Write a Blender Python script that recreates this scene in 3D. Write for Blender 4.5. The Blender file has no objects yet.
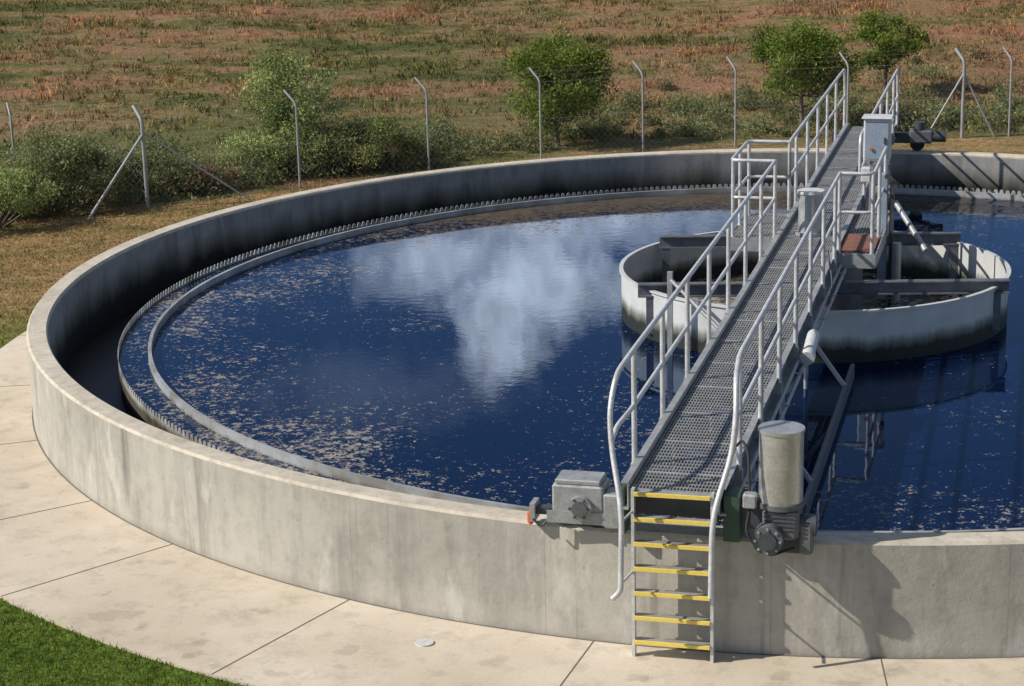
import bpy, math, random
import numpy as np
from mathutils import Vector, Matrix, noise as mn
random.seed(5); rng=np.random.default_rng(7)
scn=bpy.context.scene
GZ=-1.19; WZ=-0.60
rad=math.radians
# ---------------------------------------------------------------- materials
def newmat(name):
    m=bpy.data.materials.new(name); m.use_nodes=True
    nt=m.node_tree; b=nt.nodes.get('Principled BSDF')
    return m,nt,b
def N(nt,t,**k):
    n=nt.nodes.new(t)
    for a,v in k.items(): setattr(n,a,v)
    return n
def L(nt,a,b): nt.links.new(a,b)
def noise(nt,vec,scale,detail=4,rough=.55,stretch=None):
    if stretch:
        mp=N(nt,'ShaderNodeMapping'); mp.inputs['Scale'].default_value=stretch
        L(nt,vec,mp.inputs['Vector']); vec=mp.outputs['Vector']
    n=N(nt,'ShaderNodeTexNoise'); n.inputs['Scale'].default_value=scale
    n.inputs['Detail'].default_value=detail; n.inputs['Roughness'].default_value=rough
    L(nt,vec,n.inputs['Vector']); return n.outputs['Fac']
def ramp(nt,fac,stops):
    r=N(nt,'ShaderNodeValToRGB'); e=r.color_ramp.elements
    while len(e)<len(stops): e.new(.5)
    for i,(p,c) in enumerate(stops):
        e[i].position=p; e[i].color=(c,c,c,1) if isinstance(c,(int,float)) else (*c,1)
    L(nt,fac,r.inputs['Fac']); return r.outputs['Color']
def mixc(nt,fac,a,b,bt='MIX'):
    m=N(nt,'ShaderNodeMix',data_type='RGBA',blend_type=bt)
    for s,v in ((m.inputs[0],fac),(m.inputs[6],a),(m.inputs[7],b)):
        if isinstance(v,(int,float)): s.default_value=v
        elif isinstance(v,tuple): s.default_value=(*v,1)
        else: L(nt,v,s)
    return m.outputs[2]
def mth(nt,op,a,b=None,c=None,clamp=False):
    m=N(nt,'ShaderNodeMath',operation=op); m.use_clamp=clamp
    for i,v in enumerate((a,b,c)):
        if v is None: continue
        if isinstance(v,(int,float)): m.inputs[i].default_value=v
        else: L(nt,v,m.inputs[i])
    return m.outputs[0]
def bump(nt,b,h,strength=.3,dist=.02):
    n=N(nt,'ShaderNodeBump'); n.inputs['Strength'].default_value=strength; n.inputs['Distance'].default_value=dist
    L(nt,h,n.inputs['Height']); L(nt,n.outputs['Normal'],b.inputs['Normal'])
def geo(nt): return N(nt,'ShaderNodeNewGeometry').outputs['Position']
def sepz(nt,v): 
    s=N(nt,'ShaderNodeSeparateXYZ'); L(nt,v,s.inputs[0]); return s.outputs

def m_concrete(name,c1,c2,stain=.5,inner=False):
    m,nt,b=newmat(name); P=geo(nt)
    base=mixc(nt,ramp(nt,noise(nt,P,1.1,5,.6),[(.3,0),(.7,1)]),c1,c2)
    blot=ramp(nt,noise(nt,P,.55,5,.7),[(.38,1.0),(.5,.91),(.62,.72)])
    base=mixc(nt,1,base,blot,'MULTIPLY')
    streak=ramp(nt,noise(nt,P,1.0,4,.7,(2.2,2.2,.30)),[(.36,1-stain*.42),(.52,1)])
    base=mixc(nt,1,base,streak,'MULTIPLY')
    base=mixc(nt,1,base,ramp(nt,noise(nt,P,6,5,.7),[(.3,.84),(.5,1),(.75,1.06)]),'MULTIPLY')
    xs=sepz(nt,P)
    if not inner:
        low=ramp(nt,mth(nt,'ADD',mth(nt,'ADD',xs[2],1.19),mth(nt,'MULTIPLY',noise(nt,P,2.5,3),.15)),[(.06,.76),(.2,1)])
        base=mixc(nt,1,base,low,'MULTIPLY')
        ang=mth(nt,'ARCTAN2',xs[1],xs[0])
        fr=mth(nt,'FRACT',mth(nt,'ADD',mth(nt,'MULTIPLY',ang,57.2958/11.25),.43))
        jl=mth(nt,'LESS_THAN',mth(nt,'ABSOLUTE',mth(nt,'SUBTRACT',fr,.5)),.0025)
        base=mixc(nt,mth(nt,'MULTIPLY',jl,.3),base,(.12,.11,.10))
        run=mth(nt,'MULTIPLY',ramp(nt,noise(nt,P,.8,3,.5,(5,5,.3)),[(.60,0),(.68,1)]),ramp(nt,noise(nt,P,.3,2),[(.44,0),(.54,1)]))
        base=mixc(nt,mth(nt,'MULTIPLY',run,.6),base,(.14,.135,.12))
        lime=mth(nt,'MULTIPLY',ramp(nt,noise(nt,P,.9,4,.6,(2.5,2.5,1)),[(.60,0),(.68,1)]),.4)
        base=mixc(nt,lime,base,(.62,.60,.55))
        fr2=mth(nt,'FRACT',mth(nt,'MULTIPLY',ang,57.2958/5.625))
        dx=mth(nt,'MULTIPLY',mth(nt,'SUBTRACT',fr2,.5),1.1); 
        dz=mth(nt,'ADD',xs[2],.42)
        dd=mth(nt,'SQRT',mth(nt,'ADD',mth(nt,'MULTIPLY',dx,dx),mth(nt,'MULTIPLY',dz,dz)))
        base=mixc(nt,mth(nt,'MULTIPLY',mth(nt,'LESS_THAN',dd,.018),.25),base,(.12,.11,.1))
    else:
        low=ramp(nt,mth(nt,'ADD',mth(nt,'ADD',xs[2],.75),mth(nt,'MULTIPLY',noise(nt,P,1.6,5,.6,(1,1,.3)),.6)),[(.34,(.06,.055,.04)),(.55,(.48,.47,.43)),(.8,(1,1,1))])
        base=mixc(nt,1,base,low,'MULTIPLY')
    L(nt,base,b.inputs['Base Color']); b.inputs['Roughness'].default_value=.88
    bump(nt,b,noise(nt,P,22,3,.7),.35,.012)
    return m
M_wall=m_concrete('concrete_wall',(.415,.39,.34),(.50,.475,.41),.5)
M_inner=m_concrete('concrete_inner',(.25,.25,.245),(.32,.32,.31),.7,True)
m,nt,b=newmat('concrete_coping');P=geo(nt)
c=mixc(nt,ramp(nt,noise(nt,P,1.4,5,.6),[(.35,0),(.65,1)]),(.49,.43,.34),(.62,.56,.46))
c=mixc(nt,1,c,ramp(nt,noise(nt,P,7,5,.7),[(.3,.70),(.55,1)]),'MULTIPLY')
L(nt,c,b.inputs['Base Color']);b.inputs['Roughness'].default_value=.9;bump(nt,b,noise(nt,P,30,3),.3,.01);M_cope=m
m,nt,b=newmat('path_concrete');P=geo(nt)
c=mixc(nt,ramp(nt,noise(nt,P,.5,6,.62),[(.35,0),(.68,1)]),(.52,.445,.335),(.66,.58,.465))
c=mixc(nt,1,c,ramp(nt,noise(nt,P,3.2,6,.7),[(.3,.76),(.5,1)]),'MULTIPLY')
c=mixc(nt,1,c,ramp(nt,noise(nt,P,60,2,.7),[(.3,.9),(.6,1.04)]),'MULTIPLY')
spot=ramp(nt,noise(nt,P,2.1,3,.5),[(.64,1),(.68,.82)])
c=mixc(nt,1,c,spot,'MULTIPLY')
L(nt,c,b.inputs['Base Color']);b.inputs['Roughness'].default_value=.9;bump(nt,b,noise(nt,P,40,3),.2,.006);M_path=m
m,nt,b=newmat('path_joint');b.inputs['Base Color'].default_value=(.16,.13,.10,1);b.inputs['Roughness'].default_value=1;M_joint=m

def steel(name,col,met=.35,rough=.45,var=.15,sc=6):
    m,nt,b=newmat(name);tc=N(nt,'ShaderNodeTexCoord').outputs['Object']
    f=noise(nt,tc,sc,3,.65)
    c=mixc(nt,ramp(nt,f,[(.3,0),(.7,1)]),tuple(x*(1-var) for x in col),tuple(min(1,x*(1+var)) for x in col))
    c=mixc(nt,1,c,ramp(nt,noise(nt,tc,sc*6,2,.7),[(.3,.82),(.6,1.03)]),'MULTIPLY')
    L(nt,c,b.inputs['Base Color']);b.inputs['Metallic'].default_value=met
    L(nt,ramp(nt,f,[(.3,rough-.08),(.7,rough+.12)]),b.inputs['Roughness'])
    return m
M_rail=steel('galvanised_rail',(.60,.60,.60),.3,.48)
M_galv=steel('galvanised_steel',(.38,.39,.39),.4,.5)
M_grat=steel('grating_steel',(.36,.37,.37),.25,.5)
M_dark=steel('dark_steel',(.07,.075,.085),.3,.5)
M_beam=steel('beam_steel',(.13,.14,.16),.2,.55,.3)
M_green=steel('green_paint',(.045,.085,.06),.1,.5)
M_stain=steel('stainless',(.58,.57,.55),.65,.33,.08)
M_motor=steel('motor_grey',(.13,.135,.14),.2,.5)
M_box=steel('cabinet_paint',(.62,.63,.62),.1,.5,.06)
M_boxb=steel('cabinet_blue',(.30,.36,.44),.15,.5,.1)
M_fence=steel('fence_galv',(.34,.34,.34),.3,.6,.1)
M_yellow=steel('yellow_nosing',(.80,.60,.12),0,.6,.08,20)
M_orange=steel('orange_rubber',(.62,.10,.02),0,.6)
M_mat=steel('rust_plate',(.20,.085,.06),0,.8,.25)
M_black=steel('black_rubber',(.02,.02,.022),0,.7)
def dirty(name,c1,c2,sc,met=.1):
    m,nt,b=newmat(name);P=geo(nt);xs=sepz(nt,P)
    c=mixc(nt,ramp(nt,noise(nt,P,sc,5,.7),[(.38,0),(.62,1)]),c1,c2)
    d=ramp(nt,mth(nt,'ADD',mth(nt,'ADD',xs[2],.62),mth(nt,'MULTIPLY',noise(nt,P,3,4,.7),.10)),[(.03,(.22,.20,.14)),(.11,(1,1,1))])
    L(nt,mixc(nt,1,c,d,'MULTIPLY'),b.inputs['Base Color']);b.inputs['Metallic'].default_value=met;b.inputs['Roughness'].default_value=.55;return m
M_weir=dirty('weir_plate',(.18,.17,.14),(.46,.48,.49),2.2)
M_baf=dirty('baffle_plate',(.22,.22,.20),(.38,.40,.42),1.5)
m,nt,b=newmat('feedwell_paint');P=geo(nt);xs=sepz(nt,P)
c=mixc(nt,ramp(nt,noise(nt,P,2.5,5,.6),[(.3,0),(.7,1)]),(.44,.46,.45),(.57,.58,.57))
low_dark=ramp(nt,mth(nt,'ADD',mth(nt,'ADD',xs[2],.62),mth(nt,'MULTIPLY',noise(nt,P,2.2,6,.7,(2,2,.25)),.26)),[(.32,(.03,.035,.028)),(.42,(.38,.38,.33)),(.52,(1,1,1))])  # lower ring dark: waterline stain, with shadow and reflection painted into the colour
c=mixc(nt,1,c,low_dark,'MULTIPLY');L(nt,c,b.inputs['Base Color']);b.inputs['Roughness'].default_value=.6;M_fw=m

def water_mat(name,scum=1.0,brown=0.0):
    m=bpy.data.materials.new(name);m.use_nodes=True;nt=m.node_tree;nt.nodes.clear()
    P=geo(nt);xs=sepz(nt,P)
    bn=N(nt,'ShaderNodeBump');bn.inputs['Strength'].default_value=.11;bn.inputs['Distance'].default_value=.004
    h=mth(nt,'ADD',noise(nt,P,6,2,.5),mth(nt,'MULTIPLY',noise(nt,P,.9,2,.5),1.2));L(nt,h,bn.inputs['Height'])
    gl=N(nt,'ShaderNodeBsdfGlossy');gl.inputs['Color'].default_value=(.62,.77,1,1);gl.inputs['Roughness'].default_value=.02
    df=N(nt,'ShaderNodeBsdfDiffuse')
    low=noise(nt,P,.35,3,.6)
    L(nt,mixc(nt,low,(.001,.005,.022),(.002,.009,.036)) if not brown else mixc(nt,low,(.03,.022,.012),(.07,.055,.03)),df.inputs['Color'])
    fr=N(nt,'ShaderNodeFresnel');fr.inputs['IOR'].default_value=1.33
    L(nt,bn.outputs['Normal'],fr.inputs['Normal']);L(nt,bn.outputs['Normal'],gl.inputs['Normal'])
    w=N(nt,'ShaderNodeMixShader');L(nt,fr.outputs[0],w.inputs[0]);L(nt,df.outputs[0],w.inputs[1]);L(nt,gl.outputs[0],w.inputs[2])
    dens=noise(nt,P,.42,4,.65)
    back=mth(nt,'MAXIMUM',mth(nt,'MULTIPLY',mth(nt,'SUBTRACT',xs[1],5.0),.10),0)
    rr=mth(nt,'SQRT',mth(nt,'ADD',mth(nt,'MULTIPLY',xs[0],xs[0]),mth(nt,'MULTIPLY',xs[1],xs[1])))
    edge=mth(nt,'MULTIPLY',mth(nt,'MAXIMUM',mth(nt,'SUBTRACT',rr,7.2),0),.075)
    densb=mth(nt,'ADD',mth(nt,'ADD',dens,back),edge)
    f1=noise(nt,P,11,4,.65);f2=noise(nt,P,30,3,.65)
    t=mth(nt,'ADD',mth(nt,'ADD',mth(nt,'MULTIPLY',f1,.75),mth(nt,'MULTIPLY',f2,.5)),mth(nt,'MULTIPLY',densb,.42))
    k=.963 if scum==1 else .84
    mask=mth(nt,'MULTIPLY',mth(nt,'SUBTRACT',t,k),22,clamp=True)
    film=mth(nt,'MULTIPLY',mth(nt,'SUBTRACT',mth(nt,'ADD',noise(nt,P,3,5,.75),mth(nt,'MULTIPLY',densb,.6)),1.0),2.2,clamp=True)
    mask=mth(nt,'MAXIMUM',mth(nt,'MULTIPLY',mask,.8),mth(nt,'MULTIPLY',film,.5))
    sd=N(nt,'ShaderNodeBsdfDiffuse')
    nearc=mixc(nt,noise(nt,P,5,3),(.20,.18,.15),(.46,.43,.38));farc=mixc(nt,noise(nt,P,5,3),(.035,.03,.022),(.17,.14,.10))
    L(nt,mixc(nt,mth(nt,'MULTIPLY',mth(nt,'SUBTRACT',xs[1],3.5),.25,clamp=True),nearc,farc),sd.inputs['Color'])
    mx=N(nt,'ShaderNodeMixShader');L(nt,mask,mx.inputs[0]);L(nt,w.outputs[0],mx.inputs[1]);L(nt,sd.outputs[0],mx.inputs[2])
    o=N(nt,'ShaderNodeOutputMaterial');L(nt,mx.outputs[0],o.inputs[0]);return m
M_water=water_mat('tank_water');M_water2=water_mat('feedwell_water',2,1)
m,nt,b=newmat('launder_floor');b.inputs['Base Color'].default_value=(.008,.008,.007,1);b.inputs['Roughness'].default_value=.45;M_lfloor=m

def grass_color(nt,P,dt=4):
    xs=sepz(nt,P)
    n1=noise(nt,P,.22,dt,.65,(.40,1.5,1));n2=noise(nt,P,.9,dt,.65,(.6,1.5,1));n3=noise(nt,P,5,3,.7)
    t=mth(nt,'ADD',mth(nt,'MULTIPLY',n1,.58),mth(nt,'MULTIPLY',n2,.42))
    t=mth(nt,'ADD',t,mth(nt,'MULTIPLY',mth(nt,'SUBTRACT',xs[0],-6),.0022))
    col=ramp(nt,t,[(.39,(.09,.10,.034)),(.46,(.155,.14,.055)),(.515,(.245,.17,.085)),(.60,(.30,.165,.095))])
    strip=ramp(nt,mth(nt,'MULTIPLY',mth(nt,'SUBTRACT',28.5,xs[1]),.12,clamp=True),[(0,0),(1,.6)])
    fr=mth(nt,'GREATER_THAN',xs[1],16)
    col=mixc(nt,mth(nt,'MULTIPLY',strip,fr),col,(.145,.155,.058))
    mown=mixc(nt,ramp(nt,n2,[(.35,0),(.6,1)]),(.18,.145,.055),(.34,.225,.105))
    isin=mth(nt,'LESS_THAN',xs[1],mth(nt,'MINIMUM',19.2,mth(nt,'ADD',mth(nt,'MULTIPLY',xs[0],.64),20.3)))
    col=mixc(nt,isin,col,mown)
    lawn=mixc(nt,n2,(.07,.125,.02),(.15,.20,.035))
    isl=ramp(nt,mth(nt,'MULTIPLY',mth(nt,'SUBTRACT',mth(nt,'ADD',2.5,mth(nt,'MULTIPLY',n2,4)),xs[1]),.25,clamp=True),[(0,0),(1,1)])
    isl=mth(nt,'MULTIPLY',isl,mth(nt,'GREATER_THAN',xs[1],-16))
    col=mixc(nt,isl,col,lawn)
    col=mixc(nt,1,col,ramp(nt,n3,[(.25,.55),(.5,1),(.8,1.35)]),'MULTIPLY')
    return col
m,nt,b=newmat('ground_grass');P=geo(nt)
L(nt,mixc(nt,1,grass_color(nt,P,3),ramp(nt,noise(nt,P,16,3,.75),[(.3,.6),(.7,1.15)]),'MULTIPLY'),b.inputs['Base Color']);b.inputs['Roughness'].default_value=1
b.inputs['Specular IOR Level'].default_value=.1
bump(nt,b,noise(nt,P,7,3,.75),.8,.10);M_ground=m
def leafmat(name,getcol,trans=.35):
    m=bpy.data.materials.new(name);m.use_nodes=True;nt=m.node_tree;nt.nodes.clear()
    col=getcol(nt)
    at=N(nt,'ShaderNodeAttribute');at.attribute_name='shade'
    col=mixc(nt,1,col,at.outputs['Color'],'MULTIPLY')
    d=N(nt,'ShaderNodeBsdfDiffuse');t=N(nt,'ShaderNodeBsdfTranslucent');mx=N(nt,'ShaderNodeMixShader');mx.inputs[0].default_value=trans
    L(nt,col,d.inputs[0]);L(nt,col,t.inputs[0]);L(nt,d.outputs[0],mx.inputs[1]);L(nt,t.outputs[0],mx.inputs[2])
    o=N(nt,'ShaderNodeOutputMaterial');L(nt,mx.outputs[0],o.inputs[0]);return m
M_blade=leafmat('grass_blade',lambda nt:mixc(nt,1,grass_color(nt,geo(nt),2),(1.3,1.3,1.25),'MULTIPLY'))
def cm(c1,c2,s=1.2): return lambda nt:mixc(nt,ramp(nt,noise(nt,geo(nt),s,1,.6),[(.35,0),(.65,1)]),c1,c2)
M_leafA=leafmat('leaf_shrub',cm((.13,.17,.05),(.25,.27,.09)))
M_leafB=leafmat('leaf_tree',cm((.11,.165,.032),(.21,.265,.055)))
M_leafC=leafmat('leaf_sage',cm((.18,.21,.09),(.30,.31,.145)))
M_leafD=leafmat('leaf_dry',cm((.26,.18,.12),(.38,.28,.17)))
M_leafE=leafmat('leaf_pale',cm((.22,.28,.09),(.36,.41,.16)))
M_bark=steel('bark',(.16,.125,.095),0,.9,.3)

# ---------------------------------------------------------------- mesh helpers
COL=scn.collection
class MB:
    def __init__(s): s.v=[];s.f=[];s.m=[];s.mats=[];s.sm=[]
    def mi(s,mat):
        if mat not in s.mats: s.mats.append(mat)
        return s.mats.index(mat)
    def add(s,vs,fs,mat,smooth=False):
        o=len(s.v);s.v+= [tuple(x) for x in vs];i=s.mi(mat)
        for f in fs: s.f.append(tuple(o+k for k in f));s.m.append(i);s.sm.append(smooth)
    def box(s,c,d,mat,rot=None,bev=0.0):
        hx,hy,hz=[x/2 for x in d]
        if bev>0:
            b=min(bev,hx*.9,hy*.9,hz*.9)
            ring=[(-hx+b,-hy),(hx-b,-hy),(hx,-hy+b),(hx,hy-b),(hx-b,hy),(-hx+b,hy),(-hx,hy-b),(-hx,-hy+b)]
            rin=[(x*(hx-b)/hx,y*(hy-b)/hy) for x,y in ring]
            vs=[(x,y,-hz) for x,y in rin]+[(x,y,-hz+b) for x,y in ring]+[(x,y,hz-b) for x,y in ring]+[(x,y,hz) for x,y in rin]
            fs=[tuple(range(7,-1,-1)),tuple(range(24,32))]
            for l in range(3):
                for i in range(8): j=(i+1)%8;fs.append((l*8+i,l*8+j,l*8+8+j,l*8+8+i))
        else:
            # long members are divided along Y so they stay light to trace
            k=max(1,int(d[1]/.8)) if d[1]>2 else 1
            vs=[];fs=[]
            for i in range(k+1):
                y=-hy+2*hy*i/k;vs+=[(-hx,y,-hz),(hx,y,-hz),(hx,y,hz),(-hx,y,hz)]
            for i in range(k):
                for j in range(4): a=4*i+j;b_=4*i+(j+1)%4;fs.append((a,a+4,b_+4,b_)[::-1])
            fs+=[(0,1,2,3),(4*k+3,4*k+2,4*k+1,4*k)]
        R=rot or Matrix.Identity(3)
        s.add([R@Vector(v)+Vector(c) for v in vs],fs,mat)
    def tube(s,pts,r,mat,n=10,cap=True,closed=False):
        pts=[Vector(p) for p in pts]
        if not isinstance(r,(list,tuple)):
            q_=[pts[0]]
            for a,b in zip(pts[:-1],pts[1:]):
                m_=max(1,int((b-a).length/.6))
                for i in range(1,m_+1): q_.append(a.lerp(b,i/m_))
            pts=q_
        k=len(pts);vs=[];prev=None
        for i,p in enumerate(pts):
            a=pts[i-1] if i>0 else (pts[-1] if closed else pts[0]); c=pts[(i+1)%k] if (i<k-1 or closed) else pts[-1]
            t=(c-a).normalized()
            if prev is None:
                u=t.cross(Vector((0,0,1)));u=u if u.length>1e-3 else Vector((1,0,0))
            else: u=prev-t*prev.dot(t)
            u.normalize();prev=u;w=t.cross(u)
            rr=r[i] if isinstance(r,(list,tuple)) else r
            for j in range(n):
                q=2*math.pi*j/n;vs.append(p+(u*math.cos(q)+w*math.sin(q))*rr)
        fs=[]
        for i in range(k if closed else k-1):
            for j in range(n):
                a=i*n+j;b2=i*n+(j+1)%n;c=((i+1)%k)*n;fs.append((a,b2,c+(j+1)%n,c+j))
        s.add(vs,fs,mat,True)
        if cap and not closed:
            s.add(vs[:n],[tuple(range(n-1,-1,-1))],mat);s.add(vs[-n:],[tuple(range(n))],mat)
    def cyl(s,a,b,r,mat,n=24,r2=None):
        s.tube([a,b],[r,r2 if r2 is not None else r],mat,n)
    def lathe(s,prof,mat,n=256,a0=0,a1=2*math.pi,closed=True,smooth=True,center=(0,0)):
        for (r1,z1),(r2,z2) in zip(prof[:-1],prof[1:]):
            vs=[];fs=[];m=n if closed else n+1
            for i in range(m):
                q=a0+(a1-a0)*i/n;c,d=math.cos(q),math.sin(q)
                vs+=[(center[0]+r1*c,center[1]+r1*d,z1),(center[0]+r2*c,center[1]+r2*d,z2)]
            for i in range(n):
                j=(i+1)%m;fs.append((2*i,2*j,2*j+1,2*i+1))
            s.add(vs,fs,mat,smooth)
    def obj(s,name,parent=None):
        me=bpy.data.meshes.new(name);me.from_pydata(s.v,[],s.f)
        for mt in s.mats: me.materials.append(mt)
        me.polygons.foreach_set('material_index',s.m);me.polygons.foreach_set('use_smooth',s.sm)
        me.update();o=bpy.data.objects.new(name,me);COL.objects.link(o)
        if parent: o.parent=parent
        return o
def empty(name,loc=(0,0,0),rz=0):
    e=bpy.data.objects.new(name,None);COL.objects.link(e);e.location=loc;e.rotation_euler=(0,0,rz);e.empty_display_size=.3;return e
def fillet(pts,r=.12,n=5):
    pts=[Vector(p) for p in pts];out=[pts[0]]
    for i in range(1,len(pts)-1):
        a,b,c=pts[i-1],pts[i],pts[i+1];d1=(a-b);d2=(c-b);k=min(r,d1.length*.45,d2.length*.45)
        p0=b+d1.normalized()*k;p2=b+d2.normalized()*k
        for j in range(n+1):
            t=j/n;out.append(p0*(1-t)**2+b*2*t*(1-t)+p2*t*t)
    out.append(pts[-1]);return out

# ---------------------------------------------------------------- tank
tank=empty('settling_tank')
R0,R1=11.25,10.97
t=MB()
t.lathe([(R0,-.03),(R0,GZ-.3)],M_wall,360)
t.obj('outer_wall',tank)
t=MB()
t.lathe([(R1,-.05),(R1,-.02),(R1+.02,0),(R0-.025,0),(R0,-.03)],M_cope,360)
t.obj('coping',tank)
t=MB();t.lathe([(R1,GZ),(R1,-.05)],M_inner,360);t.obj('inner_wall',tank)
t=MB();t.lathe([(10.05,-1.02),(R1+.012,-1.02)],M_lfloor,360)
t.lathe([(9.95,-.9),(9.95,-.66),(10.04,-.66),(10.04,-1.1)],M_inner,360);t.obj('launder_channel',tank)
t=MB();n=560;vs=[];fs=[]
prof=[(0,-.575),(.12,-.555),(.22,-.51),(.36,-.495),(.5,-.492),(.64,-.495),(.78,-.51),(.88,-.555)]
rw=10.055;th=.010
top=[]
for i in range(n):
    for u,z in prof:
        top.append(((i+u)/n*2*math.pi,z))
K=len(top)
for q,z in top:
    c,s_=math.cos(q),math.sin(q)
    vs+=[(rw*c,rw*s_,-.80),(rw*c,rw*s_,z),((rw+th)*c,(rw+th)*s_,z),((rw+th)*c,(rw+th)*s_,-.80)]
for i in range(K):
    j=(i+1)%K
    for a in range(3): fs.append((4*i+a,4*j+a,4*j+a+1,4*i+a+1))
t.add(vs,fs,M_weir);t.obj('notched_weir',tank)
t=MB();t.lathe([(9.60,-.9),(9.60,-.49),(9.65,-.49),(9.65,-.9)],M_baf,360)
for i in range(48):
    q=2*math.pi*i/48;Rm=Matrix.Rotation(q,3,'Z')
    t.box(Rm@Vector((9.8,0,-.68)),(.36,.03,.03),M_baf,Rm)
t.obj('scum_baffle',tank)
t=MB();seg=256
t.add([(10.045*math.cos(2*math.pi*i/seg),10.045*math.sin(2*math.pi*i/seg),WZ) for i in range(seg)],[tuple(range(seg))],M_water);t.obj('water')

# feedwell
fw=empty('feedwell')
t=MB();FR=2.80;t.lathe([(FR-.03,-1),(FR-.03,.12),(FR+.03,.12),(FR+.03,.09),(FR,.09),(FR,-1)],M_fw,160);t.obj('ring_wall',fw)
t=MB();t.add([((FR-.03)*math.cos(2*math.pi*i/96),(FR-.03)*math.sin(2*math.pi*i/96),WZ+.02) for i in range(96)],[tuple(range(96))],M_water2);t.obj('inlet_water',fw)
t=MB()
Rb=Matrix.Rotation(rad(-3),3,'Z')
def hb(t,c,l,h,w,mat,R=Rb):
    t.box(c,(l,w,.018),mat,R);c2=Vector(c);t.box(c2-Vector((0,0,h/2)),(l-.002,.014,h-.018),mat,R);t.box(c2-Vector((0,0,h)),(l,w,.018),mat,R)
hb(t,Rb@Vector((0.1,1.5,.26)),4.6,.17,.14,M_beam)
hb(t,Rb@Vector((0,-1.45,.20)),5.15,.17,.14,M_beam)
for x,y,z in((2.3,1.5,.08),(-2.1,1.5,.08),(2.4,-1.45,.02),(-2.4,-1.45,.02)):
    t.box(Rb@Vector((x,y,z-.25)),(.12,.12,.55),M_beam,Rb)
t.cyl((.2,.1,-.6),(.2,.1,.2),.55,M_beam,32)
t.obj('support_beams',fw)

# ---------------------------------------------------------------- bridge
BR=empty('walkway_bridge',(-.05,0,0),rad(-14.75))
DZ=.5; HW=.40; YE=10.9
t=MB()
for y in np.arange(-11.4,YE,.10): t.box((0,y,DZ-.008),(2*HW,.007,.014),M_grat)
for x in np.linspace(-HW,HW,26): t.box((x,(YE-11.4)/2,DZ-.016),(.007,YE+11.4,.030),M_grat)
for y in np.arange(-10.9,YE,1.0): t.box((0,y,DZ-.0175),(2*HW,.035,.036),M_grat)
t.obj('grating_deck',BR)
t=MB()
ly=YE+11.45;cy=(YE-11.45)/2
for s in(-1,1):
    t.box((s*.43,cy,DZ-.07),(.012,ly,.26),M_galv);t.box((s*.46,cy,DZ+.06),(.07,ly,.012),M_galv);t.box((s*.46,cy,DZ-.2),(.07,ly,.012),M_galv)
for y in np.arange(-10.9,YE,1.5): t.box((0,y,DZ-.12),(.85,.08,.12),M_galv)
t.obj('side_beams',BR)
TR=DZ+1.15; MR=DZ+.60;rr=.027;X=.51
t=MB()
def rail_run(t,pts):
    P=[Vector((x,y,0)) for x,y in pts]
    t.tube(fillet([p+Vector((0,0,TR)) for p in P],.14),rr,M_rail)
    t.tube(fillet([p+Vector((0,0,MR)) for p in P],.14),rr*.9,M_rail)
def post(t,x,y,z0=DZ-.15):
    t.cyl((x,y,z0),(x,y,TR-.01),rr,M_rail,10);t.box((x,y,DZ-.07),(.07,.09,.16),M_galv)
for s in(-1,1):
    yend=0.0 if s<0 else -.9
    path=[(s*X,yend,TR),(s*X,-10.75,TR),(s*.56,-11.30,TR-.08),(s*.59,-11.48,TR-.38),(s*.56,-11.54,.92),(s*.42,-11.78,.40),(s*.42,-11.84,-.15),(s*.42,-11.86,-.36)]
    if s<0: path+=[(s*.50,-11.86,-.44)]
    t.tube(fillet(path,.22,6),rr,M_rail)
    t.tube(fillet([(s*X,yend,MR),(s*X,-10.9,MR),(s*.56,-11.30,MR-.04),(s*.565,-11.5,MR-.12)],.1),rr*.9,M_rail)
    for y in np.arange(-10.7,yend-.2,1.53): post(t,s*X,y)
    for z in(.30,-.30): t.cyl((s*.42,-11.80,z),(s*.38,-11.50,z),.012,M_rail,8)
rail_run(t,[(-X,0),(-1.15,0),(-1.15,1.75),(-X,1.75)])
for x,y in((-X,0),(-1.13,.03),(-1.15,.9),(-1.13,1.72),(-X,1.75)): post(t,x,y,DZ-.05)
rail_run(t,[(X,-.9),(.98,-.9),(.98,1.35)])
for x,y in((X,-.9),(.97,-.88),(.98,.2),(.98,1.3)): post(t,x,y,DZ-.05)
for s,y0 in((-1,1.75),(1,2.4)):
    t.tube(fillet([(s*X,y0,MR),(s*X,y0,TR),(s*X,YE-.2,TR),(s*X,YE-.05,MR),(s*X,YE-.1,DZ)],.15),rr,M_rail)
    t.tube([(s*X,y0,MR),(s*X,YE-.07,MR)],rr*.9,M_rail)
    for y in np.arange(y0+.9,YE-.4,1.6): post(t,s*X,y)
t.obj('handrails',BR)
t=MB()
for x0,x1,y0,y1 in((-1.19,-.48,-.04,1.8),(.48,1.03,-.94,2.3)):
    for y in np.arange(y0,y1,.1): t.box(((x0+x1)/2,y,DZ-.01),(x1-x0,.007,.02),M_grat)
    for x in np.arange(x0,x1,.045): t.box((x,(y0+y1)/2,DZ-.015),(.008,y1-y0,.03),M_grat)
    for x in(x0,x1): t.box((x,(y0+y1)/2,DZ-.09),(.012,y1-y0,.2),M_galv)
    for y in(y0,y1): t.box(((x0+x1)/2,y,DZ-.09),(x1-x0,.012,.2),M_galv)
t.box((.74,-.20,DZ+.02),(.5,1.15,.016),M_mat)
t.obj('centre_platform',BR)
t=MB();t.cyl((-.03,.4,DZ),(-.03,.4,DZ+.62),.18,M_galv,32);t.cyl((-.03,.4,DZ+.62),(-.03,.4,DZ+.66),.20,M_box,32);t.cyl((-.03,.4,DZ),(-.03,.4,DZ+.05),.24,M_galv,32)
t.obj('slip_ring_drum',BR)
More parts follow.
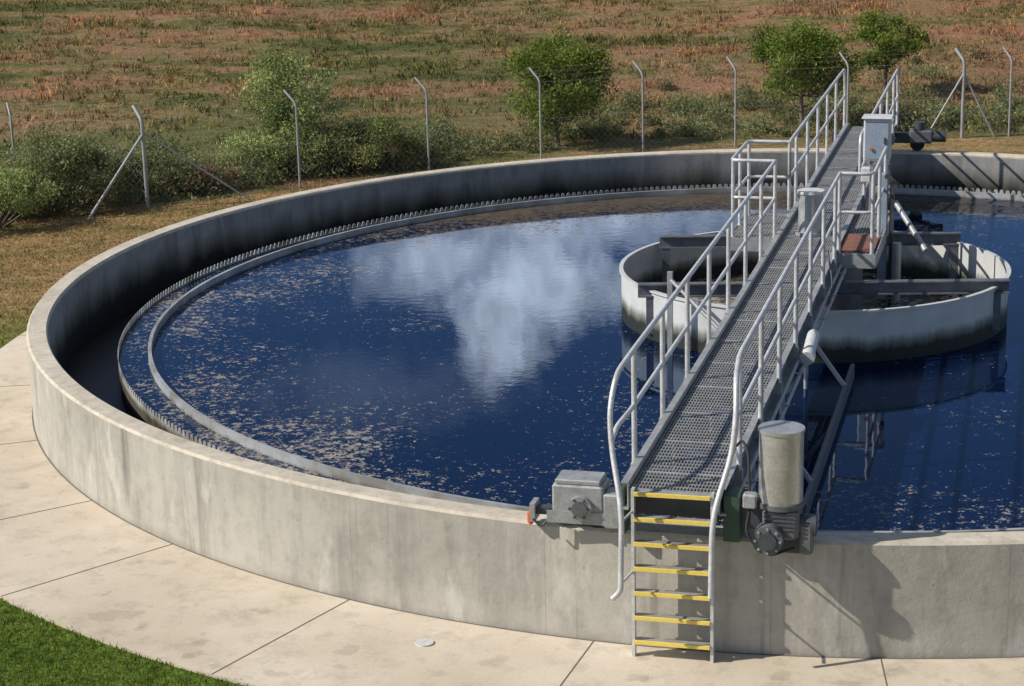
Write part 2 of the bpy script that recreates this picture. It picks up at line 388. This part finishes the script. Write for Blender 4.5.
t=MB();t.box((.80,2.0,1.68),(.40,.32,.64),M_box,bev=.015);t.box((.80,1.835,1.68),(.35,.012,.57),M_boxb,bev=.004)
t.box((.80,1.99,2.02),(.46,.40,.03),M_box,bev=.01);t.box((.92,1.82,1.68),(.02,.02,.1),M_dark)
t.box((.90,1.6,1.22),(.26,.22,.34),M_motor,bev=.02);t.box((.66,1.7,1.18),(.14,.14,.22),M_box,bev=.01)
t.cyl((.72,1.82,1.55),(.72,1.80,1.55),.025,M_orange,12)
t.box((.72,2.0,.9),(.06,.06,.95),M_galv);t.box((.92,2.0,.9),(.06,.06,.95),M_galv)
t.tube(fillet([(.88,1.6,1.05),(.86,1.5,.8),(.92,1.3,.6)],.1),.015,M_black,6)
t.obj('control_cabinet',BR)
t=MB();t.box((.98,1.0,.35),(.13,.16,1.95),M_boxb,bev=.01);t.box((1.11,1.0,.3),(.06,.1,1.7),M_dark)
t.cyl((1.10,1.9,.72),(1.62,1.1,.15),.045,M_galv,14)
t.cyl((1.2,.9,.3),(1.2,.9,-.7),.07,M_galv,16)
t.cyl((1.05,.95,1.33),(1.05,.7,1.33),.04,M_dark,12)
t.obj('scum_lift_post',BR)
t=MB()
for dx,z in((.55,.36),(.615,.30)): t.tube([(dx,-11.0,z),(dx,-.9,z)],.024,M_galv,8)
for y in np.arange(-10.5,-1,1.3): t.box((.56,y,.33),(.2,.03,.012),M_galv)
t.cyl((.66,-6.1,.42),(.66,-5.55,.52),.075,M_box,20);t.cyl((.66,-6.11,.418),(.66,-6.2,.40),.09,M_box,20,.085)
t.tube(fillet([(.51,-2.5,.9),(.62,-2.8,.5),(.60,-3.4,.2)],.2),.012,M_dark,6)
t.obj('conduits',BR)
t=MB()
for s in(-1,1): t.box((s*.375,-11.47,(-1.19+DZ+.02)/2),(.03,.075,1.19+DZ+.02),M_rail)
for i in range(7):
    z=DZ-.012-.247*i
    t.box((0,-11.465,z-.012),(.718,.12,.022),M_galv);t.box((0,-11.531,z-.004),(.718,.028,.034),M_yellow)
t.obj('ladder',BR)
t=MB()
t.box((-.05,-11.15,.28),(1.9,.16,.20),M_dark,bev=.01)
t.box((.54,-11.25,.25),(.16,.30,.46),M_green,bev=.01);t.box((-.50,-11.25,.25),(.06,.30,.46),M_green,bev=.01)
t.box((.405,-11.38,.33),(.02,.05,.28),M_green)
ox=-.94
t.box((ox,-11.16,.32),(.50,.34,.28),M_galv,bev=.02);t.box((ox,-11.17,.485),(.44,.30,.05),M_galv,bev=.01)
t.box((ox,-11.10,.10),(.50,.2,.16),M_dark)
t.cyl((ox+.03,-11.32,.25),(ox+.03,-11.39,.25),.115,M_galv,28);t.cyl((ox+.03,-11.39,.25),(ox+.03,-11.41,.25),.075,M_motor,28)
for k in range(6):
    q=k*math.pi/3;t.cyl((ox+.03+.095*math.cos(q),-11.39,.25+.095*math.sin(q)),(ox+.03+.095*math.cos(q),-11.405,.25+.095*math.sin(q)),.012,M_dark,8)
for s in(-1,1): t.box((ox,-11.15+s*.185,.14),(.6,.012,.12),M_galv)
t.cyl((ox+.16,-11.09,.13),(ox+.16,-11.2,.13),.13,M_black,28);t.cyl((ox-.14,-11.09,.13),(ox-.14,-11.2,.13),.13,M_black,28)
t.box((ox-.36,-11.18,.15),(.22,.10,.07),M_dark);t.box((ox-.46,-11.18,.14),(.05,.2,.18),M_galv)
t.box((ox-.485,-11.20,.08),(.06,.15,.14),M_orange,bev=.02)
t.tube(fillet([(ox-.27,-11.3,.15),(ox-.35,-11.34,.02),(ox-.44,-11.33,.10)],.05),.012,M_dark,6)
t.box((-.61,-11.22,.22),(.16,.24,.34),M_galv,bev=.015)
t.obj('end_carriage',BR)
t=MB()
gx,gy=.98,-11.28
t.cyl((gx,gy,.42),(gx,gy,1.10),.205,M_stain,40);t.cyl((gx,gy,1.10),(gx,gy,1.13),.215,M_stain,40);t.cyl((gx,gy,.38),(gx,gy,.43),.22,M_motor,40)
t.box((gx+.02,gy-.02,.24),(.34,.34,.30),M_motor,bev=.04)
t.cyl((gx-.08,gy-.16,.13),(gx-.08,gy-.32,.13),.14,M_motor,28);t.cyl((gx-.08,gy-.32,.13),(gx-.08,gy-.35,.13),.085,M_dark,24)
for k in range(8):
    q=k*math.pi/4;t.cyl((gx-.08+.115*math.cos(q),gy-.32,.13+.115*math.sin(q)),(gx-.08+.115*math.cos(q),gy-.335,.13+.115*math.sin(q)),.013,M_galv,8)
t.cyl((gx+.12,gy-.05,.22),(gx+.34,gy-.05,.22),.10,M_dark,20);t.box((gx+.25,gy-.05,.10),(.12,.2,.3),M_motor,bev=.02)
t.box((gx-.25,gy+.05,.28),(.26,.24,.28),M_dark,bev=.02);t.box((gx+.05,gy-.02,.03),(.42,.14,.18),M_dark,bev=.01)
for k in range(5): t.box((gx+.02,gy-.195,.20+.04*k),(.30,.012,.012),M_dark)
t.box((gx-.27,gy-.10,.44),(.13,.12,.14),M_galv,bev=.015)
t.tube(fillet([(gx-.27,gy-.1,.38),(gx-.30,gy-.22,.15),(gx-.1,gy-.25,-.05),(gx+.15,gy-.15,.02)],.1),.014,M_black,8)
t.tube(fillet([(gx-.3,gy+.05,.45),(gx-.33,gy+.2,.8),(gx-.40,gy+.3,.9),(.51,gy+.4,.8)],.15),.014,M_black,8)
t.obj('gear_motor',BR)
t=MB()
t.box((.2,10.95,.28),(1.9,.18,.2),M_dark);t.box((.98,10.95,.32),(.45,.34,.26),M_motor,bev=.03);t.cyl((1.2,10.9,.32),(1.45,10.9,.32),.11,M_dark,20)
t.cyl((.95,10.9,.42),(.95,10.9,.60),.11,M_dark,20);t.cyl((.9,11.15,.14),(.9,11.05,.14),.14,M_black,24);t.cyl((-.6,11.15,.14),(-.6,11.05,.14),.14,M_black,24)
t.obj('far_carriage',BR)
t=MB()
for y in(-9,-6.5,-4,3.9,6.5,9):
    for s in(-1,1): t.cyl((s*.41,y,.3),(s*.41,y,-.9),.03,M_galv,8)
t.cyl((-.4,-8.8,.3),(-.4,-6.7,-.6),.025,M_galv,8)
t.box((-.45,-2.95,-.2),(.07,.07,1.1),M_galv);t.box((-1.6,-2.6,-.1),(.07,.07,1.3),M_galv);t.cyl((-1.6,-2.6,.45),(-.5,-3.2,-.4),.03,M_galv,8)
t.box((.95,-6.2,-.52),(.05,5.6,.22),M_beam);t.cyl((.45,-4.4,.25),(.95,-4.4,-.45),.03,M_galv,8);t.cyl((.45,-8.2,.25),(.95,-8.2,-.45),.03,M_galv,8)
t.obj('scraper_hangers',BR)

# ---------------------------------------------------------------- ground
def th(x,y):
    d=max(0,y-22)
    if d<8: h=.085*d*d/16
    elif d<110: h=.085*(d-4)
    else: h=.085*106
    r=math.hypot(x,y)
    if r>21: 
        k=min(1,(r-21)/8)
        h+=k*(.30*mn.noise(Vector((x*.12,y*.12,0)))+.13*mn.noise(Vector((x*.5,y*.5,3))))
    return GZ+h
gs=[math.sinh(i/90*5.2)/math.sinh(5.2)*1500 for i in range(-90,91)]
gs=sorted(set([round(v,4) for v in gs]+[round(v,3) for v in np.arange(-45,45.1,.75)]))
n=len(gs);vs=[(x,y,th(x,y)) for y in gs for x in gs]
fs=[(j*n+i,j*n+i+1,(j+1)*n+i+1,(j+1)*n+i) for j in range(n-1) for i in range(n-1)]
t=MB();t.add(vs,fs,M_ground,True);t.obj('ground')
t=MB();vs=[];fs=[];seg=360
def rp(q):
    a=math.degrees(q)%360
    k=min(1,max(0,(a-176)/16)) if a<300 else 1
    k=k*k*(3-2*k)
    if a<176: k=0
    return 12.35+1.05*k
for i in range(seg):
    q=2*math.pi*i/seg;c,s_=math.cos(q),math.sin(q);r=rp(q)
    vs+=[(11.15*c,11.15*s_,GZ+.03),(r*c,r*s_,GZ+.03),(r*c,r*s_,GZ-.05)]
for i in range(seg):
    j=(i+1)%seg;fs+=[(3*i,3*i+1,3*j+1,3*j),(3*i+1,3*i+2,3*j+2,3*j+1)]
t.add(vs,fs,M_path)
for a in range(0,360,14):
    q=rad(222.8+a);Rm=Matrix.Rotation(q,3,'Z');r=rp(q);t.box(Rm@Vector(((11.24+r)/2,0,GZ+.0325)),(r-11.24,.011,.003),M_joint,Rm)
t.lathe([(11.23,GZ+.033),(11.27,GZ+.033)],M_joint,240)
t.cyl((-5.35,-10.6,GZ+.03),(-5.35,-10.6,GZ+.045),.09,M_box,20)
t.obj('concrete_path')

# ---------------------------------------------------------------- foliage (numpy)
def fast_mesh(name,V,F,mat,shade=None,parent=None):
    me=bpy.data.meshes.new(name);k=F.shape[1]
    me.vertices.add(len(V));me.vertices.foreach_set('co',V.astype(np.float32).ravel())
    me.loops.add(F.size);me.loops.foreach_set('vertex_index',F.astype(np.int32).ravel())
    me.polygons.add(len(F));me.polygons.foreach_set('loop_start',(np.arange(len(F))*k).astype(np.int32))
    me.update(calc_edges=True)
    if shade is not None:
        a=me.color_attributes.new('shade','FLOAT_COLOR','POINT')
        s4=np.ones((len(V),4),np.float32);s4[:,:3]=shade;a.data.foreach_set('color',s4.ravel())
    me.materials.append(mat);me.validate();o=bpy.data.objects.new(name,me);COL.objects.link(o)
    if parent:o.parent=parent
    return o
def blades(name,X,Y,Z,h,w,mat,tint=None,lean=.45):
    n=len(X);a=rng.uniform(0,2*np.pi,n);l=rng.normal(0,lean,(n,2))*h[:,None]
    B=np.stack([X,Y,Z-.01],1);d=np.stack([np.cos(a),np.sin(a),np.zeros(n)],1)*w[:,None]/2
    T=B+np.stack([l[:,0],l[:,1],h],1);M=(B+T)/2-np.stack([l[:,0]*.15,l[:,1]*.15,-h*.06],1)
    V=np.stack([B-d,B+d,M+d*.8,M-d*.8,T],1).reshape(-1,3)
    i=np.arange(n)*5
    F=np.concatenate([np.stack([i,i+1,i+2],1),np.stack([i,i+2,i+3],1),np.stack([i+3,i+2,i+4],1)])
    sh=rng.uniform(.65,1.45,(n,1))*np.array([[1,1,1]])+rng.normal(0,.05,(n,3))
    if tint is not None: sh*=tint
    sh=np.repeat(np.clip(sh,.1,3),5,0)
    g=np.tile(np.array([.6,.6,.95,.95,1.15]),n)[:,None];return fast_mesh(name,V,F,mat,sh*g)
def thv(X,Y): return np.array([th(x,y) for x,y in zip(X,Y)])
nt_=12000;tx=rng.uniform(-26,22,nt_);ty=19+rng.uniform(0,1,nt_)**.9*30
dens=np.array([mn.noise(Vector((x*.35,y*.5,7))) for x,y in zip(tx,ty)])
keep=(dens+rng.normal(0,.2,nt_)>-.25)&((ty>20.2)|(tx>3));tx,ty,dens=tx[keep],ty[keep],dens[keep]
k=7;bx=np.repeat(tx,k)+rng.normal(0,.12,len(tx)*k);by=np.repeat(ty,k)+rng.normal(0,.12,len(tx)*k)
hh=np.repeat(rng.uniform(.06,.24,len(tx))*(1+np.clip(dens,0,1)),k)*rng.uniform(.6,1.1,len(bx))
kind=rng.uniform(0,1,len(tx))
tc_=np.where((kind<.25)[:,None],np.array([[.5,.62,.5]]),np.where((kind>.75)[:,None],np.array([[1.5,1.35,1.1]]),np.array([[1,1,1]])))
tn=np.repeat(tc_*rng.uniform(.8,1.25,(len(tx),1))+rng.normal(0,.06,(len(tx),3)),k,0)
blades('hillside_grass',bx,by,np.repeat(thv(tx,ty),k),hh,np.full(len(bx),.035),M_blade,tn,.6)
n=50000;bx=rng.uniform(-19,-4,n);by=rng.uniform(0,18.5,n);r=np.hypot(bx,by)
kp=(r>12.4)&(by<.64*bx+21.2);bx,by=bx[kp],by[kp]
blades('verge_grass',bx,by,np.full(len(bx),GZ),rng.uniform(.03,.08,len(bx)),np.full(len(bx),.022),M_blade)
n=80000;bx=rng.uniform(-13,-6,n);by=rng.uniform(-13.5,-6,n);r=np.hypot(bx,by)
kp=(r>13.40+rng.normal(0,.02,n));bx,by=bx[kp],by[kp]
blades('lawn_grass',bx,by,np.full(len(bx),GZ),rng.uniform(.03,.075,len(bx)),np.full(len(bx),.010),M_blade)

def leafcloud(cent,radii,n,size,shell=.5):
    d=rng.normal(0,1,(n,3));d/=np.linalg.norm(d,axis=1)[:,None]
    r=rng.uniform(0,1,n)**shell
    return np.array(cent)+d*r[:,None]*np.array(radii),r
def leaves(P,size,asp=.45,up=.3):
    n=len(P);a=rng.normal(0,1,(n,3));a[:,2]+=up;a/=np.linalg.norm(a,axis=1)[:,None]
    b=np.cross(a,rng.normal(0,1,(n,3)));b/=np.linalg.norm(b,axis=1)[:,None]+1e-9
    s=size*rng.uniform(.6,1.4,n)[:,None]
    V=np.stack([P-a*s,P+b*s*asp,P+a*s,P-b*s*asp],1).reshape(-1,3);i=np.arange(n)*4
    return V,np.stack([i,i+1,i+2,i+3],1)
def shrub(name,x,y,w,h,nl,size,mat,nclump=16,dp=None,stems=True):
    z=th(x,y);e=empty(name,(0,0,0));PP=[];S=[]
    cs=[]
    for i in range(nclump):
        q=random.uniform(0,2*math.pi);rr_=math.sqrt(random.random());
        cx=x+math.cos(q)*rr_*w*.5;cy=y+math.sin(q)*rr_*(dp or w)*.5
        cz=z+h*(.22+.65*random.random()*(1-.55*rr_*rr_));cr=h*random.uniform(.12,.26)
        cs.append((cx,cy,cz));p,r=leafcloud((cx,cy,cz),(cr*1.35,cr*1.35,cr),nl//nclump,size)
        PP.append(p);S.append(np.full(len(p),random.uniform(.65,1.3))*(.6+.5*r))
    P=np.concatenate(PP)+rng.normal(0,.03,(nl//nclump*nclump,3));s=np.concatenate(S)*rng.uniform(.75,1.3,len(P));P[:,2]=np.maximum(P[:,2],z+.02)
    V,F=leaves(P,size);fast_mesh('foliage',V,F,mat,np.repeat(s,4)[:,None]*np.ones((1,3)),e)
    if stems:
        t=MB()
        for c in cs:
            bx_,by_=x+(c[0]-x)*.25,y+(c[1]-y)*.25
            t.tube([(bx_,by_,z-.05),((bx_+c[0])/2,(by_+c[1])/2,(z+c[2])/2-.05),c],[.02,.014,.006],M_bark,5)
        t.obj('stems',e)
    return e
def tree(name,x,y,h,cw,ch,nl,size,mat,trunk_r=.05,ncl=40,seed=1,ck=1.0,jit=.05):
    random.seed(seed);z=th(x,y);e=empty(name);t=MB();top=Vector((x+random.uniform(-.15,.15),y,z+h*.8))
    base=Vector((x,y,z-.05));tp=[];
    for i in range(8):
        f=i/7;tp.append(base.lerp(top,f)+Vector((.06*math.sin(f*5+seed),.05*math.cos(f*4),0))*h*.35*f)
    t.tube(tp,[trunk_r*(1-.75*i/7) for i in range(8)],M_bark,8)
    cc=Vector((x,y,z+h-ch/2));PP=[];S=[]
    for i in range(ncl):
        while True:
            d=Vector((random.uniform(-1,1),random.uniform(-1,1),random.uniform(-1,1)))
            if .2<d.length<1: break
        wob=1+.30*mn.noise(d*1.7+Vector((seed,0,0)))
        c=cc+Vector((d.x*cw/2,d.y*cw/2,d.z*ch/2))*wob*.9
        s0=tp[2+int(min(5,max(0,(c.z-z)/h*5)))-1]
        mid=s0.lerp(c,.5)+Vector((0,0,-.05*h))
        t.tube([s0,mid,c],[trunk_r*.35,trunk_r*.22,trunk_r*.08],M_bark,5)
        cr=cw*random.uniform(.07,.15)*ck;p,r=leafcloud(c,(cr*1.25,cr*1.25,cr*.85),nl//ncl,size,.55)
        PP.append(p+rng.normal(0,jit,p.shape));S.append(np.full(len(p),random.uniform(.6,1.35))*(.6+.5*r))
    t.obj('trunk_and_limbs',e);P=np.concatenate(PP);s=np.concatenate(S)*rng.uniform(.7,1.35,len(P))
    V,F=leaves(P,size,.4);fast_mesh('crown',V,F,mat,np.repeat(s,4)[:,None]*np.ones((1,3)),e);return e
tree('tree',-3.2,19.4,2.72,2.85,2.25,20000,.040,M_leafB,.06,95,3)
tree('tree',2.9,20.9,2.65,3.0,1.9,18000,.040,M_leafB,.07,85,9)
tree('tree',5.9,26,2.2,2.3,1.4,7000,.045,M_leafB,.06,40,5)
tree('sapling_tree',-9.4,17.3,2.95,2.6,2.65,9500,.045,M_leafE,.035,64,12,.8,.10)
random.seed(11)
shrub('shrub',-7.9,16.6,2.7,1.35,15000,.032,M_leafA,40,1.6)
shrub('shrub',-9.5,16.3,2.4,1.3,11000,.035,M_leafE,30,1.6)
shrub('shrub',-12.4,14.6,2.8,1.35,12000,.035,M_leafC,34,2)
shrub('shrub',-13.9,12.7,2.6,1.75,15000,.035,M_leafC,38,2)
shrub('shrub',-14.9,11.0,2.4,1.5,12000,.035,M_leafE,34,2.2)
shrub('shrub',-17.0,12.0,3.0,1.6,12000,.035,M_leafA,30,2.4)
shrub('dry_shrub',-11.0,14.3,1.3,.7,4500,.03,M_leafD,16)
shrub('dry_shrub',-7.0,16.5,1.4,.85,2200,.025,M_leafD,16)
PP=[];S=[]
for i in range(430):
    x=random.uniform(-18,14);yb=max(12.5,min(19.6,.64*x+20.6)) 
    y=yb+.4+abs(random.gauss(0,1))*(2.4 if x<-5 else 3.6)
    if -6<x<0 and random.random()<.35: continue
    hgt=random.uniform(.22,.75)*(1.3 if x<-6 else .85);w=hgt*random.uniform(.6,1.1)
    z=th(x,y);p,r=leafcloud((x,y,z+hgt*.4),(w,w,hgt*.6),330,0,.5);p[:,2]=np.maximum(p[:,2],z+.01)
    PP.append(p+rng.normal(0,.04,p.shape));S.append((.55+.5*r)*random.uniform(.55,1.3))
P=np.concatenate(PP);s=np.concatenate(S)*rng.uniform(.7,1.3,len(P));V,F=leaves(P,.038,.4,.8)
fast_mesh('undergrowth',V,F,M_leafC,np.repeat(s,4)[:,None]*np.ones((1,3)))

# ---------------------------------------------------------------- fence
FN=empty('chain_link_fence')
line=[(-20.5,15.6),(-17.7,14.6),(-14.9,13.6),(-11.97,12.66),(-8.97,14.58),(-6.21,16.22),(-3.65,17.49),(-1.23,18.27),(.99,18.68),(3.7,19.0),(6.5,19.22),(7.65,19.3),(10.4,19.4),(13.2,19.5),(16,19.6),(18.8,19.7)]
t=MB();w=MB();cable=[]
for i,(x,y) in enumerate(line):
    a=Vector(line[max(0,i-1)]);c=Vector(line[min(len(line)-1,i+1)]);d=(c-a).normalized();nrm=Vector((-d.y,d.x))
    z=GZ;r=.042 if i in(3,10) else .026
    o=Vector((x+nrm.x*.2-.16,y+nrm.y*.2,z+2.12))
    t.tube(fillet([(x,y,z-.05),(x,y,z+1.84),tuple(o)],.10,4),r,M_fence,8)
    cable.append([Vector((x,y,z+1.84)).lerp(o,f) for f in(.35,.68,.98)])
for k_ in range(3): w.tube([c[k_] for c in cable],.002,M_fence,3)
for zz in(.05,.95,1.8): w.tube([(x,y,GZ+zz) for x,y in line],.003,M_fence,3)
t.cyl((-11.97,12.66,GZ+1.55),(-12.99,11.5,GZ),.03,M_fence,8);t.cyl((-11.97,12.66,GZ+1.6),(-9.75,12.9,GZ),.016,M_fence,8)
t.cyl((6.5,19.22,GZ+1.55),(5.6,19.15,GZ),.026,M_fence,8);t.cyl((6.5,19.22,GZ+1.55),(7.3,19.25,GZ),.026,M_fence,8)
t.obj('posts',FN);w.obj('line_wires',FN)
V=[];F=[];H=1.8;sp=.16;hw=.0014
for (x0,y0),(x1,y1) in zip(line[:-1],line[1:]):
    l=math.hypot(x1-x0,y1-y0);dx,dy=(x1-x0)/l,(y1-y0)/l
    s=-H
    while s<l:
        for sg in(1,-1):
            u0,u1=(s,s+H)
            za,zb=(0,H) if sg>0 else (H,0)
            a0,a1=max(u0,0),min(u1,l)
            if a1<=a0: continue
            ns=16
            for q_ in range(ns):
                b0=a0+(a1-a0)*q_/ns;b1=a0+(a1-a0)*(q_+1)/ns
                p=za+(zb-za)*(b0-u0)/H;q=za+(zb-za)*(b1-u0)/H
                o=len(V);h=hw*1.4
                V+=[(x0+dx*b0,y0+dy*b0,GZ+p-h),(x0+dx*b0,y0+dy*b0,GZ+p+h),(x0+dx*b1,y0+dy*b1,GZ+q+h),(x0+dx*b1,y0+dy*b1,GZ+q-h)]
                F.append((o,o+1,o+2,o+3))
        s+=sp
fast_mesh('wire_mesh',np.array(V),np.array(F),M_fence,None,FN)

# ---------------------------------------------------------------- light, sky
SE,SA=38,258.5
sd=Vector((math.sin(rad(SA))*math.cos(rad(SE)),math.cos(rad(SA))*math.cos(rad(SE)),math.sin(rad(SE))))
sl=bpy.data.lights.new('sun','SUN');sl.energy=5.0;sl.angle=rad(.5);sl.color=(1,.93,.83)
so=bpy.data.objects.new('sun',sl);COL.objects.link(so);so.rotation_euler=sd.to_track_quat('Z','Y').to_euler();so.location=(-20,-10,20)
wd=bpy.data.worlds.new('World');scn.world=wd;wd.use_nodes=True;nt=wd.node_tree;nt.nodes.clear()
sk=N(nt,'ShaderNodeTexSky',sky_type='NISHITA');sk.sun_disc=False;sk.sun_elevation=rad(SE);sk.sun_rotation=rad(SA);sk.air_density=.9;sk.dust_density=.1;sk.ozone_density=4
tc=N(nt,'ShaderNodeTexCoord').outputs['Generated'];xs=sepz(nt,tc)
yy_=mth(nt,'MAXIMUM',xs[1],.05);u=mth(nt,'DIVIDE',xs[0],yy_);v=mth(nt,'DIVIDE',xs[2],yy_)
cv=N(nt,'ShaderNodeCombineXYZ');L(nt,u,cv.inputs[0]);L(nt,v,cv.inputs[1])
d1=mth(nt,'SUBTRACT',noise(nt,cv.outputs[0],60,4,.65),.5);d2=mth(nt,'SUBTRACT',noise(nt,cv.outputs[0],20,4,.6),.5)
def blob(cu,cv_,ru,rv):
    a=mth(nt,'DIVIDE',mth(nt,'SUBTRACT',u,cu),ru);b_=mth(nt,'DIVIDE',mth(nt,'SUBTRACT',v,cv_),rv)
    r=mth(nt,'SQRT',mth(nt,'ADD',mth(nt,'MULTIPLY',a,a),mth(nt,'MULTIPLY',b_,b_)))
    return mth(nt,'ADD',r,mth(nt,'ADD',mth(nt,'MULTIPLY',d1,1.4),mth(nt,'MULTIPLY',d2,1.8)))
def bl(cu,cv_,ru,rv,k,amp):
    return mth(nt,'MULTIPLY',mth(nt,'MULTIPLY',mth(nt,'SUBTRACT',1.1,blob(cu,cv_,ru,rv)),k,clamp=True),amp)
bs=[bl(-.006,.252,.026,.032,1.6,.95),bl(.010,.234,.052,.030,1.4,.95),bl(-.030,.220,.050,.022,1.2,.75),bl(.030,.203,.14,.020,1.1,.66),bl(-.075,.290,.08,.024,.6,.22)]
dirn=N(nt,'ShaderNodeMapping');dirn.inputs['Scale'].default_value=(1,1,2.6);L(nt,tc,dirn.inputs['Vector'])
g=ramp(nt,noise(nt,dirn.outputs[0],2.3,4,.6),[(.56,0),(.72,.8)])
g=mth(nt,'MULTIPLY',g,mth(nt,'GREATER_THAN',v,.36))
cl=g
for b_ in bs: cl=mth(nt,'MAXIMUM',cl,b_)
tex=ramp(nt,noise(nt,cv.outputs[0],40,4,.65),[(.32,.5),(.62,1)])
tex=mixc(nt,1,(33.,32.,31.),tex,'MULTIPLY')
col=mixc(nt,cl,sk.outputs[0],tex)
bg=N(nt,'ShaderNodeBackground');bg.inputs['Strength'].default_value=.085;L(nt,col,bg.inputs[0])
o=N(nt,'ShaderNodeOutputWorld');L(nt,bg.outputs[0],o.inputs[0])

# ---------------------------------------------------------------- camera
f=2014.85;pitch=.2580;D=29.1578;h=6.6503;beta=.1525;roll=-.0236
cam=bpy.data.cameras.new('camera');co=bpy.data.objects.new('camera',cam);COL.objects.link(co);scn.camera=co
cam.sensor_width=36;cam.lens=f/1024*36;cam.clip_end=5000;cam.clip_start=.1
Fv=Vector((0,math.cos(pitch),-math.sin(pitch)));U=Vector((0,math.sin(pitch),math.cos(pitch)));Rt=Vector((1,0,0))
Rr=Rt*math.cos(roll)+U*math.sin(roll);Ur=U*math.cos(roll)-Rt*math.sin(roll)
co.matrix_world=Matrix(((Rr.x,Ur.x,-Fv.x,-D*math.sin(beta)),(Rr.y,Ur.y,-Fv.y,-D*math.cos(beta)),(Rr.z,Ur.z,-Fv.z,h),(0,0,0,1)))
scn.view_settings.view_transform='Standard';scn.view_settings.look='None';scn.view_settings.exposure=0
